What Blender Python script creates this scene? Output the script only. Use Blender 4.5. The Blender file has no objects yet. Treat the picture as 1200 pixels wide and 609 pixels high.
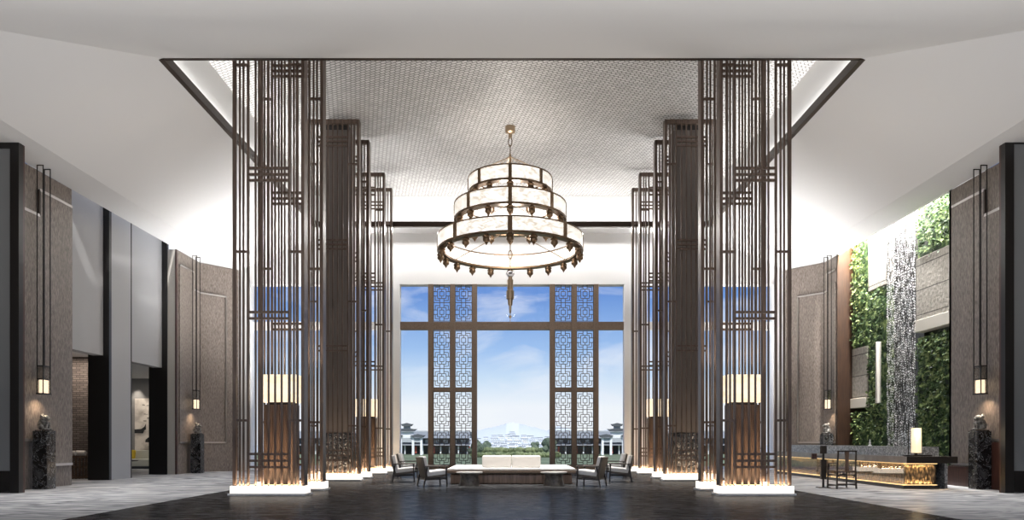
import bpy, bmesh, math, random
from mathutils import Vector, Matrix
random.seed(7)
C = bpy.context.scene.collection
PI = math.pi
F = 850.0; E = 1.3; CX = 600.0; HY = 516.0     # camera numbers for a 1200x609 frame

# ------------------------------------------------------------------ materials
def newmat(name):
    m = bpy.data.materials.new(name); m.use_nodes = True
    nt = m.node_tree; b = nt.nodes['Principled BSDF']
    return m, nt, b
def mat(name, col, rough=.5, metal=0., spec=.5, emit=None, es=0.):
    m, nt, b = newmat(name)
    b.inputs['Base Color'].default_value = (*col, 1)
    b.inputs['Roughness'].default_value = rough
    b.inputs['Metallic'].default_value = metal
    b.inputs['Specular IOR Level'].default_value = spec
    if emit:
        b.inputs['Emission Color'].default_value = (*emit, 1)
        b.inputs['Emission Strength'].default_value = es
    return m
def N(nt, t, **kw):
    n = nt.nodes.new(t)
    for k, v in kw.items():
        if k in n.inputs: n.inputs[k].default_value = v
        else: setattr(n, k, v)
    return n
def coords(nt, scale=(1, 1, 1), rot=(0, 0, 0), kind='Object'):
    tc = N(nt, 'ShaderNodeTexCoord'); mp = N(nt, 'ShaderNodeMapping')
    mp.inputs['Scale'].default_value = scale; mp.inputs['Rotation'].default_value = rot
    nt.links.new(tc.outputs[kind], mp.inputs[0]); return mp.outputs[0]
def ramp(nt, src, stops):
    r = N(nt, 'ShaderNodeValToRGB'); el = r.color_ramp.elements
    while len(el) < len(stops): el.new(.5)
    for e, (p, c) in zip(el, stops): e.position = p; e.color = (*c, 1)
    nt.links.new(src, r.inputs[0]); return r.outputs[0]
def bump(nt, b, src, strength=.3, dist=.02):
    bp = N(nt, 'ShaderNodeBump', Strength=strength, Distance=dist)
    nt.links.new(src, bp.inputs['Height']); nt.links.new(bp.outputs[0], b.inputs['Normal'])
def noisy(name, stops, scale=(1, 1, 1), nscale=5., detail=6., rough=.5, metal=0., dist=0., bmp=0., spec=.5, bd=.02, rot=(0, 0, 0)):
    m, nt, b = newmat(name)
    v = coords(nt, scale, rot)
    n = N(nt, 'ShaderNodeTexNoise'); n.inputs['Scale'].default_value = nscale
    n.inputs['Detail'].default_value = detail; n.inputs['Distortion'].default_value = dist
    nt.links.new(v, n.inputs['Vector'])
    nt.links.new(ramp(nt, n.outputs[0], stops), b.inputs['Base Color'])
    b.inputs['Roughness'].default_value = rough; b.inputs['Metallic'].default_value = metal
    b.inputs['Specular IOR Level'].default_value = spec
    if bmp: bump(nt, b, n.outputs[0], bmp, bd)
    return m
M = {}
M['ceiling'] = mat('white_plaster', (.52, .52, .525), .85)
M['white'] = mat('white_paint', (.78, .78, .78), .7)
M['screen'] = noisy('bronze_timber', [(.3, (.05, .032, .024)), (.7, (.14, .098, .076))], (6, 6, .5), 4, 6, .38, .3, bmp=.1)
M['walnut'] = noisy('walnut_timber', [(.3, (.075, .045, .03)), (.7, (.17, .105, .07))], (8, 8, .7), 3, 8, .45)
M['mullion'] = noisy('brown_oak_mullion', [(.3, (.11, .075, .052)), (.7, (.20, .145, .105))], (9, 9, 9), 3, 8, .5)
M['bench_wood'] = noisy('bench_walnut', [(.25, (.13, .085, .06)), (.75, (.46, .31, .23))], (5, 5, .5), 3, 8, .35)
M['trim'] = mat('dark_bronze_trim', (.035, .022, .016), .35, .5)
M['black'] = mat('black_lacquer', (.008, .007, .007), .35)
M['blackmetal'] = mat('black_iron', (.02, .018, .017), .4, .6)
M['bronze'] = mat('aged_bronze', (.16, .105, .065), .32, .9)
M['brass'] = mat('pale_brass', (.42, .32, .22), .28, 1.)
M['steel'] = mat('brushed_steel_strip', (.55, .52, .5), .35, .9)
M['plinth'] = mat('white_glass_plinth', (.85, .83, .8), .3, emit=(1, .88, .74), es=1.6)
M['led'] = mat('warm_led_strip', (1, .8, .5), .5, emit=(1, .60, .26), es=5)
M['ledgold'] = mat('gold_led_strip', (1, .8, .5), .5, emit=(1, .66, .28), es=1.2)
M['plaster_grey'] = mat('grey_plaster', (.40, .405, .42), .8)
M['upholstery'] = mat('cream_upholstery', (.72, .68, .63), .8)
M['seatwhite'] = mat('white_seat_fabric', (.82, .80, .78), .85)
M['taupe'] = noisy('taupe_leather', [(.3, (.10, .085, .07)), (.7, (.15, .13, .11))], nscale=20, rough=.6)
M['chairwood'] = mat('ebonised_wood', (.02, .014, .011), .35)
M['darkclad'] = mat('dark_brown_cladding', (.15, .13, .12), .6)
M['yellow'] = mat('mustard_fabric', (.60, .42, .03), .8)
M['greyseat'] = mat('pale_green_grey_fabric', (.42, .42, .36), .8)
M['panelgrey'] = mat('grey_glazed_panel', (.20, .205, .21), .35)
M['ledge'] = mat('pale_stone_ledge', (.50, .48, .44), .6)
M['granitetop'] = noisy('speckled_granite', [(.35, (.09, .095, .10)), (.5, (.22, .23, .24)), (.68, (.5, .51, .53))], nscale=22, detail=8, rough=.35)
M['deskslab'] = noisy('brown_stone_slab', [(.3, (.17, .155, .145)), (.7, (.28, .26, .245))], nscale=2, detail=8, rough=.15)
M['deskend'] = mat('dark_bronze_slab_end', (.04, .033, .027), .25, .3)
M['bedrock'] = mat('black_marble_base', (.012, .011, .011), .12)

def marble(name, base, vein, sc=3., lo=.46, hi=.54, rough=.15, stretch=(1, 1, 1), dist=2.5, extra=None):
    m, nt, b = newmat(name)
    v = coords(nt, stretch)
    n = N(nt, 'ShaderNodeTexNoise'); n.inputs['Scale'].default_value = sc; n.inputs['Detail'].default_value = 9; n.inputs['Distortion'].default_value = dist
    nt.links.new(v, n.inputs['Vector'])
    mid = (lo + hi) / 2
    nt.links.new(ramp(nt, n.outputs[0], [(lo, base), (mid, vein), (hi, base), (min(1, hi + .2), extra or base)]), b.inputs['Base Color'])
    b.inputs['Roughness'].default_value = rough
    return m
M['pedestal'] = marble('dark_emperador_marble', (.012, .012, .013), (.50, .51, .53), 2.8, .488, .506, .15, extra=(.10, .10, .105))
M['tablestone'] = noisy('dark_table_stone', [(.35, (.05, .042, .036)), (.7, (.16, .14, .12))], nscale=10, rough=.4)
M['lion'] = noisy('carved_grey_stone', [(.35, (.03, .028, .026)), (.7, (.30, .29, .27))], nscale=14, rough=.35)

# floors
m, nt, b = newmat('dark_honed_stone'); M['floor_dark'] = m
v = coords(nt, (1, 2.6, 1))
n1 = N(nt, 'ShaderNodeTexNoise'); n1.inputs['Scale'].default_value = 2.6; n1.inputs['Detail'].default_value = 9; n1.inputs['Distortion'].default_value = .6
nt.links.new(v, n1.inputs['Vector'])
nt.links.new(ramp(nt, n1.outputs[0], [(.3, (.018, .018, .019)), (.5, (.04, .04, .042)), (.68, (.085, .085, .088))]), b.inputs['Base Color'])
nt.links.new(ramp(nt, n1.outputs[0], [(.3, (.16,) * 3), (.7, (.30,) * 3)]), b.inputs['Roughness'])
bump(nt, b, n1.outputs[0], .05, .01)
m, nt, b = newmat('pale_veined_marble'); M['floor_light'] = m
v = coords(nt, (.4, 1.1, 1))
n1 = N(nt, 'ShaderNodeTexNoise'); n1.inputs['Scale'].default_value = 1.5; n1.inputs['Detail'].default_value = 9; n1.inputs['Distortion'].default_value = 2.6
nt.links.new(v, n1.inputs['Vector'])
nt.links.new(ramp(nt, n1.outputs[0], [(.32, (.18, .185, .20)), (.5, (.42, .425, .44)), (.68, (.64, .64, .65))]), b.inputs['Base Color'])
b.inputs['Roughness'].default_value = .22
def flatgloss(m, fac, rough, tint=(1, 1, 1)):
    nt = m.node_tree; b = nt.nodes['Principled BSDF']; o = nt.nodes['Material Output']
    b.inputs['Specular IOR Level'].default_value = 0
    g = N(nt, 'ShaderNodeBsdfGlossy'); g.inputs['Roughness'].default_value = rough; g.inputs['Color'].default_value = (*tint, 1)
    x = N(nt, 'ShaderNodeMixShader'); x.inputs[0].default_value = fac
    nt.links.new(b.outputs[0], x.inputs[1]); nt.links.new(g.outputs[0], x.inputs[2]); nt.links.new(x.outputs[0], o.inputs[0])
flatgloss(M['floor_dark'], .11, .2); flatgloss(M['floor_light'], .15, .14)
# woven coffer
m, nt, b = newmat('woven_silver_coffer'); M['woven'] = m
v = coords(nt, (1, 1, 1), (0, 0, .5))
br = N(nt, 'ShaderNodeTexBrick'); br.inputs['Scale'].default_value = 3.4
br.inputs['Color1'].default_value = (.60, .595, .59, 1); br.inputs['Color2'].default_value = (.46, .455, .45, 1); br.inputs['Mortar'].default_value = (.17, .165, .16, 1)
br.inputs['Mortar Size'].default_value = .07; br.inputs['Mortar Smooth'].default_value = .4; br.inputs['Brick Width'].default_value = .62; br.inputs['Row Height'].default_value = .36
nt.links.new(v, br.inputs['Vector']); nt.links.new(br.outputs['Color'], b.inputs['Base Color'])
b.inputs['Roughness'].default_value = .5; bump(nt, b, br.outputs['Fac'], .5, -.03)
# textured fabric wall
m, nt, b = newmat('brown_woven_wallcovering'); M['wallfab'] = m
v = coords(nt, (14, 14, 2.2))
n1 = N(nt, 'ShaderNodeTexNoise'); n1.inputs['Scale'].default_value = 4; n1.inputs['Detail'].default_value = 8
nt.links.new(v, n1.inputs['Vector'])
nt.links.new(ramp(nt, n1.outputs[0], [(.35, (.10, .08, .066)), (.65, (.27, .228, .20))]), b.inputs['Base Color'])
b.inputs['Roughness'].default_value = .45; bump(nt, b, n1.outputs[0], .3, .01)
# rosewood lower panel
M['rosewood'] = noisy('dark_rosewood', [(.3, (.03, .012, .009)), (.7, (.075, .03, .022))], (8, 8, .8), 3, 8, .3)
M['amberwood'] = noisy('amber_timber', [(.3, (.011, .005, .003)), (.7, (.03, .014, .007))], (8, 8, .7), 3, 8, .4)
# brick
m, nt, b = newmat('brown_thin_brick'); M['brick'] = m
v = coords(nt, (1, 1, 1), (PI / 2, 0, 0))
br = N(nt, 'ShaderNodeTexBrick'); br.inputs['Scale'].default_value = 4.
br.inputs['Color1'].default_value = (.13, .11, .10, 1); br.inputs['Color2'].default_value = (.22, .185, .165, 1); br.inputs['Mortar'].default_value = (.06, .05, .045, 1)
br.inputs['Mortar Size'].default_value = .04; br.inputs['Row Height'].default_value = .3; br.inputs['Brick Width'].default_value = 1.
nt.links.new(v, br.inputs['Vector']); nt.links.new(br.outputs['Color'], b.inputs['Base Color']); b.inputs['Roughness'].default_value = .8
bump(nt, b, br.outputs['Fac'], .6, -.02)
# stone wall panel with joints
m, nt, b = newmat('rough_limestone_slabs'); M['stone'] = m
v = coords(nt, (1, 1, 1), (PI / 2, 0, PI / 2))
br = N(nt, 'ShaderNodeTexBrick'); br.inputs['Scale'].default_value = 1.1
br.inputs['Color1'].default_value = (.33, .31, .28, 1); br.inputs['Color2'].default_value = (.25, .235, .21, 1); br.inputs['Mortar'].default_value = (.06, .055, .05, 1)
br.inputs['Mortar Size'].default_value = .018; br.inputs['Row Height'].default_value = .55; br.inputs['Brick Width'].default_value = .9; br.offset = .35; br.squash = .6; br.squash_frequency = 3
n1 = N(nt, 'ShaderNodeTexNoise'); n1.inputs['Scale'].default_value = 9; n1.inputs['Detail'].default_value = 8
mx = N(nt, 'ShaderNodeMix', data_type='RGBA', blend_type='MULTIPLY'); mx.inputs[0].default_value = .7
tcx = coords(nt); nt.links.new(tcx, n1.inputs['Vector'])
nt.links.new(v, br.inputs['Vector']); nt.links.new(br.outputs['Color'], mx.inputs[6])
nt.links.new(ramp(nt, n1.outputs[0], [(.3, (.4,) * 3), (.65, (1,) * 3)]), mx.inputs[7])
nt.links.new(mx.outputs[2], b.inputs['Base Color']); b.inputs['Roughness'].default_value = .85; bump(nt, b, n1.outputs[0], .5, .03)
# desk front: textured gilded stone
m, nt, b = newmat('hammered_bronze_stone'); M['deskfront'] = m
v = coords(nt, (9, 9, 3.2))
n1 = N(nt, 'ShaderNodeTexVoronoi'); n1.inputs['Scale'].default_value = 2.4
nt.links.new(v, n1.inputs['Vector'])
nt.links.new(ramp(nt, n1.outputs['Distance'], [(.1, (.30, .22, .13)), (.55, (.08, .06, .04)), (.8, (.02, .015, .01))]), b.inputs['Base Color'])
b.inputs['Roughness'].default_value = .35; b.inputs['Metallic'].default_value = .4; bump(nt, b, n1.outputs['Distance'], .7, .03)
# glowing chandelier shade (alabaster paper)
def shade_mat(name, lo, hi, st, sc=3.):
    m, nt, b = newmat(name)
    v = coords(nt, (1, 1, 2))
    n1 = N(nt, 'ShaderNodeTexNoise'); n1.inputs['Scale'].default_value = sc; n1.inputs['Detail'].default_value = 9; n1.inputs['Distortion'].default_value = 1.2
    nt.links.new(v, n1.inputs['Vector'])
    c = ramp(nt, n1.outputs[0], [(.40, lo), (.56, hi)])
    nt.links.new(c, b.inputs['Emission Color']); nt.links.new(c, b.inputs['Base Color'])
    b.inputs['Emission Strength'].default_value = st; b.inputs['Roughness'].default_value = .6
    return m
M['shade'] = shade_mat('glowing_alabaster', (.62, .56, .48), (1, .96, .90), .84, 5.)
M['lampshade'] = shade_mat('glowing_parchment', (.95, .75, .50), (1, .86, .66), .95)
M['lantern_lit'] = mat('lit_alabaster_block', (.9, .8, .65), .5, emit=(1, .84, .62), es=2.3)
M['tablelamp'] = mat('lit_table_lamp_paper', (.9, .8, .6), .6, emit=(1, .80, .50), es=.8)
def glass(name, tint=(1, 1, 1), mixf=.08, rough=.02):
    m, nt, b = newmat(name); nt.nodes.remove(b)
    o = nt.nodes['Material Output']; t = N(nt, 'ShaderNodeBsdfTransparent'); g = N(nt, 'ShaderNodeBsdfGlossy'); mx = N(nt, 'ShaderNodeMixShader')
    t.inputs[0].default_value = (*tint, 1); g.inputs['Roughness'].default_value = rough; mx.inputs[0].default_value = mixf
    nt.links.new(t.outputs[0], mx.inputs[1]); nt.links.new(g.outputs[0], mx.inputs[2]); nt.links.new(mx.outputs[0], o.inputs[0])
    return m
M['pane'] = glass('window_glass', (.98, .985, .99), .008)
M['deskglass'] = glass('desk_front_glass', (.9, .88, .85), .22, .0)
M['smoke'] = glass('smoked_lantern_glass', (.85, .83, .80), .16, .1)
M['crystal'] = noisy('crystal_bead', [(.46, (.015, .015, .015)), (.54, (.95, .96, 1))], (1, 14, 1.3), 3.2, 3, .35)  # bead sparkle is painted in as stark black and white streaks
M['leaf'] = noisy('moss_green_leaves', [(.36, (.004, .010, .004)), (.5, (.03, .065, .02)), (.66, (.22, .28, .11))], nscale=5, detail=8, rough=.6, spec=.2)
M['leafback'] = mat('dark_planting_felt', (.012, .02, .01), .9)
M['grass'] = noisy('lawn_grass', [(.3, (.09, .12, .06)), (.7, (.20, .24, .14))], (1, 1, 1), .15, 8, .9)
M['foliage'] = noisy('tree_foliage', [(.3, (.05, .075, .05)), (.7, (.14, .18, .12))], nscale=.6, detail=6, rough=.9)
M['hedge'] = noisy('hedge_foliage', [(.3, (.06, .09, .04)), (.7, (.24, .28, .13))], nscale=.4, detail=6, rough=.9)
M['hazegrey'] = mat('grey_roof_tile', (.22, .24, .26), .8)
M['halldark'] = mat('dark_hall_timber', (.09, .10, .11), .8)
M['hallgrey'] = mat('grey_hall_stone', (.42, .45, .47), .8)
M['housewhite'] = mat('white_town_wall', (.85, .87, .88), .8)
M['redbanner'] = mat('red_banner_cloth', (.55, .12, .08), .8)
M['mountain'] = mat('hazy_mountain', (.60, .65, .67), 1., 0., 0.)  # distance haze is put into this pale base colour
M['paving'] = noisy('grey_paving', [(.3, (.30, .31, .31)), (.7, (.46, .46, .45))], nscale=.5, rough=.8)
M['lattice'] = mat('grey_brown_lattice', (.085, .07, .06), .6)
M['paint'] = noisy('ink_wash_paper', [(.35, (.32, .28, .24)), (.55, (.66, .60, .53))], (1, 1, 1), 1.6, 8, .8)
M['ink'] = mat('black_ink', (.01, .01, .01), .7)
M['wicker'] = noisy('dark_wicker', [(.3, (.05, .03, .02)), (.7, (.20, .12, .07))], nscale=9, rough=.6)
M['lounge'] = mat('taupe_lounge_wall', (.20, .195, .19), .8)

# ------------------------------------------------------------------ mesh helper
class MB:
    def __init__(s): s.v = []; s.f = []; s.sm = []
    def add(s, vs, fs, smooth=False):
        o = len(s.v); s.v += [tuple(p) for p in vs]
        for f in fs: s.f.append(tuple(i + o for i in f)); s.sm.append(smooth)
        return s
    def box(s, x0, x1, y0, y1, z0, z1):
        x0, x1 = sorted((x0, x1)); y0, y1 = sorted((y0, y1)); z0, z1 = sorted((z0, z1))
        return s.add([(x0, y0, z0), (x1, y0, z0), (x1, y1, z0), (x0, y1, z0), (x0, y0, z1), (x1, y0, z1), (x1, y1, z1), (x0, y1, z1)],
                     [(0, 3, 2, 1), (4, 5, 6, 7), (0, 1, 5, 4), (1, 2, 6, 5), (2, 3, 7, 6), (3, 0, 4, 7)])
    def bevbox(s, x0, x1, y0, y1, z0, z1, r=.03, seg=2):
        bm = bmesh.new(); bmesh.ops.create_cube(bm, size=1)
        for v in bm.verts: v.co = Vector(((x0 + x1) / 2 + v.co.x * abs(x1 - x0), (y0 + y1) / 2 + v.co.y * abs(y1 - y0), (z0 + z1) / 2 + v.co.z * abs(z1 - z0)))
        bmesh.ops.bevel(bm, geom=bm.edges[:], offset=r, segments=seg, affect='EDGES', profile=.6)
        return s.frombm(bm, True)
    def frombm(s, bm, smooth=False):
        bm.verts.index_update(); s.add([v.co[:] for v in bm.verts], [[v.index for v in f.verts] for f in bm.faces], smooth); bm.free(); return s
    def tube(s, a, b, r0, r1=None, n=8, cap=True):
        a = Vector(a); b = Vector(b); r1 = r0 if r1 is None else r1
        d = (b - a).normalized(); u = d.orthogonal().normalized(); w = d.cross(u)
        vs = []
        for k in range(n):
            t = 2 * PI * k / n; q = u * math.cos(t) + w * math.sin(t); vs += [a + q * r0, b + q * r1]
        fs = [(2 * k, 2 * ((k + 1) % n), 2 * ((k + 1) % n) + 1, 2 * k + 1) for k in range(n)]
        if cap: fs += [tuple(2 * k for k in range(n))[::-1], tuple(2 * k + 1 for k in range(n))]
        return s.add(vs, fs, n > 6)
    def bar(s, a, b, w, h):          # square-section bar between two points
        a = Vector(a); b = Vector(b); d = (b - a).normalized()
        up = Vector((0, 0, 1)) if abs(d.z) < .9 else Vector((0, 1, 0))
        u = d.cross(up).normalized(); t = u.cross(d)
        vs = []
        for p in (a, b):
            for i, j in ((-1, -1), (1, -1), (1, 1), (-1, 1)): vs.append(p + u * i * w / 2 + t * j * h / 2)
        return s.add(vs, [(0, 1, 2, 3), (7, 6, 5, 4), (0, 4, 5, 1), (1, 5, 6, 2), (2, 6, 7, 3), (3, 7, 4, 0)])
    def lathe(s, prof, n=24, c=(0, 0, 0), closed=False):
        vs = [(c[0] + r * math.cos(2 * PI * k / n), c[1] + r * math.sin(2 * PI * k / n), c[2] + z) for r, z in prof for k in range(n)]
        m_ = len(prof); fs = []
        for i in range(m_ if closed else m_ - 1):
            j = (i + 1) % m_
            for k in range(n): k2 = (k + 1) % n; fs.append((i * n + k, i * n + k2, j * n + k2, j * n + k))
        return s.add(vs, fs, True)
    def prism(s, poly, axis, a, b):  # poly of 2D points; axis 'x','y','z' extruded a..b
        n = len(poly)
        def P(p, t): return {'x': (t, p[0], p[1]), 'y': (p[0], t, p[1]), 'z': (p[0], p[1], t)}[axis]
        vs = [P(p, a) for p in poly] + [P(p, b) for p in poly]
        return s.add(vs, [tuple(range(n))[::-1], tuple(range(n, 2 * n))] + [(i, (i + 1) % n, (i + 1) % n + n, i + n) for i in range(n)])
    def build(s, name, m, parent=None, loc=None, fix=True):
        me = bpy.data.meshes.new(name); me.from_pydata([tuple(v) for v in s.v], [], s.f); me.materials.append(m)
        me.polygons.foreach_set('use_smooth', s.sm)
        if fix:
            bm = bmesh.new(); bm.from_mesh(me); bmesh.ops.recalc_face_normals(bm, faces=bm.faces[:]); bm.to_mesh(me); bm.free()
        if any(s.sm) and hasattr(me, 'set_sharp_from_angle'): me.set_sharp_from_angle(angle=.7)
        o = bpy.data.objects.new(name, me); C.objects.link(o)
        if parent: o.parent = parent
        if loc: o.location = loc
        return o
def empty(name, loc=(0, 0, 0), rz=0, parent=None):
    o = bpy.data.objects.new(name, None); o.empty_display_size = .1; C.objects.link(o)
    o.location = loc; o.rotation_euler = (0, 0, rz)
    if parent: o.parent = parent
    return o
def tag(o, label=None, cat=None, group=None, kind=None):
    if label: o['label'] = label
    if cat: o['category'] = cat
    if group: o['group'] = group
    if kind: o['kind'] = kind
    return o
def struct(name, mb, m, parent=None):
    o = mb.build(name, m, parent)
    if not parent: o['kind'] = 'structure'
    return o
def copy_tree(o, parent=None):
    kids = [c for c in bpy.data.objects if c.parent == o]
    c = o.copy(); C.objects.link(c)
    c.parent = parent
    for k in kids: copy_tree(k, c)
    return c
def area(name, loc, rot, sx, sy, power, col=(1, 1, 1), parent=None, spread=PI):
    l = bpy.data.lights.new(name, 'AREA'); l.shape = 'RECTANGLE'; l.size = sx; l.size_y = sy; l.energy = power; l.color = col; l.spread = spread
    o = bpy.data.objects.new(name, l); C.objects.link(o); o.location = loc; o.rotation_euler = rot
    if parent: o.parent = parent
    return o
def point(name, loc, power, col=(1, 1, 1), r=.1, parent=None):
    l = bpy.data.lights.new(name, 'POINT'); l.energy = power; l.color = col; l.shadow_soft_size = r
    o = bpy.data.objects.new(name, l); C.objects.link(o); o.location = loc
    if parent: o.parent = parent
    return o
def spot(name, loc, rot, power, col=(1, 1, 1), size=1.2, blend=.8, r=.05):
    l = bpy.data.lights.new(name, 'SPOT'); l.energy = power; l.color = col; l.spot_size = size; l.spot_blend = blend; l.shadow_soft_size = r
    o = bpy.data.objects.new(name, l); C.objects.link(o); o.location = loc; o.rotation_euler = rot; return o
UP = (PI, 0, 0)
WARM = (1, .78, .55)

# ------------------------------------------------------------------ room numbers
WD = 31.3          # window wall distance
HS = 1.3 + 8.94    # soffit edge height of the coffer opening
HC = 1.3 + 10.55   # coffer height
AX = 8.15; ACX = 8.45
OX = 11.72; HW = 8.65; WX = 12.9; RX = 13.45
DF = 17.0          # front edge of opening
CRX, CRD, CRZ = 10.085, 14.3, 1.3 + 8.035

# floor
b = MB().box(-7.4, 7.4, -3, 33.5, -.3, 0); struct('floor', b, M['floor_dark'])
b = MB().box(-21, -7.4, -3, 38, -.3, 0); struct('floor', b, M['floor_light'])
b = MB().box(7.4, 15, -3, 33.5, -.3, 0); struct('floor', b, M['floor_light'])

# ceiling: hipped plaster tray around the opening + woven coffer
cl = MB()
t = .12
def slab(pts, th=.15):
    vs = list(pts) + [(x, y, z + th) for x, y, z in pts]; n = len(pts)
    cl.add(vs, [tuple(range(n)), tuple(range(n, 2 * n))[::-1]] + [(i, (i + 1) % n, (i + 1) % n + n, i + n) for i in range(n)])
slope_f = (HS - CRZ) / (DF - CRD)
D0 = 6.0
zf = HS - slope_f * (DF - D0)
xo = lambda D: AX + (CRX - AX) * (DF - D) / (DF - CRD)
Doc = DF - (OX - AX) / (CRX - AX) * (DF - CRD)   # where the crease meets the outer edge
for sg in (-1, 1):
    slab([(sg * AX, DF, HS), (sg * AX, WD, HS), (sg * OX, WD, HW), (sg * OX, Doc, HW)])
slab([(-AX, DF, HS), (AX, DF, HS), (OX, Doc, HW), (OX, D0, zf), (-OX, D0, zf), (-OX, Doc, HW)])
o = struct('ceiling', cl, M['ceiling'])
cl = MB()
for sg in (-1, 1):   # flat strip along the walls, and a low rear ceiling
    slab([(sg * OX, WD, HW + .02), (sg * OX, 5, HW + .02), (sg * (WX + .02), 5, HW + .02), (sg * (WX + .02), WD, HW + .02)])
slab([(-OX, D0, zf), (OX, D0, zf), (OX, -3, zf), (-OX, -3, zf)])
o = struct('ceiling', cl, M['ceiling'])
b = MB().box(-ACX - .1, ACX + .1, DF - .4, WD + .1, HC, HC + .2); struct('ceiling', b, M['woven'])
for sg in (-1, 1):   # cove upstands
    b = MB().box(sg * ACX, sg * (ACX + .12), DF - .4, WD, HS + .18, HC); struct('trim_1', b, M['white'])
b = MB().box(-ACX, ACX, DF - .5, DF - .38, HS + .05, HC); struct('trim_2', b, M['white'])
b = MB()
for sg in (-1, 1): b.box(sg * (AX - .02), sg * (AX + .20), DF - .05, 30.25, HS - .05, HS + .17)
b.box(-AX, AX, DF - .16, DF + .02, HS - .03, HS + .17); b.box(-AX, AX, 30.15, 30.33, HS - .05, HS + .17)
struct('trim_3', b, M['trim'])
b = MB().box(-AX, AX, 30.30, WD, HS + .0, HS + .15); struct('ceiling', b, M['ceiling'])

# window wall with three bays
wz = 1.3 + 6.74
b = MB()
b.box(-15, 15, WD, WD + .5, wz, 12.4)
for sg in (-1, 1):
    b.box(sg * 4.9, sg * 5.75, WD, WD + .5, 0, wz)
    b.box(sg * 11.3, sg * 15, WD, WD + .5, 0, wz)
struct('wall_back', b, M['white'])
def window(name, x0, x1, mods, transom):
    r = tag(empty(name, ((x0 + x1) / 2, WD, 0)), kind='structure')
    cx = (x0 + x1) / 2
    fr = MB()
    for xa in (x0, x1 - .07): fr.box(xa - cx, xa - cx + .07, -.12, .3, 0, wz)
    fr.box(x0 - cx, x1 - cx, -.1, .3, 0, .06)
    fr.build('window_frame', M['white'], r)
    tz0, tz1 = 1.3 + 4.79, 1.3 + 5.13
    MB().box(x0 - cx + .07, x1 - cx - .07, .02, .26, tz0, tz1).build('transom', M['mullion' if mods else 'white'], r)
    MB().box(x0 - cx + .07, x1 - cx - .07, .13, .15, .06, wz).build('pane', M['pane'], r)
    for ma in mods:      # each module: three mullions, two columns of lattice
        xs = [ma, ma + .215, ma + .955, ma + 1.155, ma + 1.9, ma + 2.105]
        for k in (0, 2, 4): MB().box(xs[k] - cx, xs[k + 1] - cx, -.04, .30, 0, wz).build('mullion', M['mullion'], r)
        for k in (1, 3):
            xa, xb = xs[k] - cx, xs[k + 1] - cx
            for z0, z1, zr in ((.24, 3.42, None), (3.57, tz0 - .04, None), (tz1 + .02, wz, None)):
                lattice(xa, xb, z0, z1, r)
            MB().box(xa, xb, .0, .27, 3.42, 3.57).build('cross_rail', M['mullion'], r)
            MB().box(xa, xb, .0, .27, 0, .24).build('bottom_rail', M['mullion'], r)
    return r
def lattice(xa, xb, z0, z1, r):
    mb = MB(); w = xb - xa; n = max(1, round((z1 - z0) / w * 1.0)); h = (z1 - z0) / n; th = .013
    def H(u0, u1, v, k): mb.box(xa + u0 * w, xa + u1 * w, .05, .08, z0 + (k + v) * h - th, z0 + (k + v) * h + th)
    def V(u, v0, v1, k): mb.box(xa + u * w - th, xa + u * w + th, .05, .08, z0 + (k + v0) * h, z0 + (k + v1) * h)
    for k in range(n):
        for u0, u1, v in ((.0, 1, .02), (.25, .75, .25), (.25, .75, .75), (0, .25, .38), (.75, 1, .38), (0, .25, .62), (.75, 1, .62), (.38, .62, .38), (.38, .62, .62), (.12, .38, .14), (.62, .88, .14), (.12, .38, .86), (.62, .88, .86)): H(u0, u1, v, k)
        for u, v0, v1 in ((.25, .25, .75), (.75, .25, .75), (.38, 0, .25), (.62, 0, .25), (.38, .75, 1), (.62, .75, 1), (.38, .38, .62), (.62, .38, .62), (.12, .14, .38), (.88, .14, .38), (.12, .62, .86), (.88, .62, .86), (.02, 0, 1), (.98, 0, 1), (.5, .62, .75), (.5, .25, .38)): V(u, v0, v1, k)
    H(0, 1, .98, n - 1)
    return mb.build('lattice_panel', M['lattice'], r)
window('window_1', -4.9, 4.9, (-3.62, 1.63), True)
window('window_2', -11.3, -5.75, (), True)
window('window_3', 5.75, 11.3, (), True)

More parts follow.
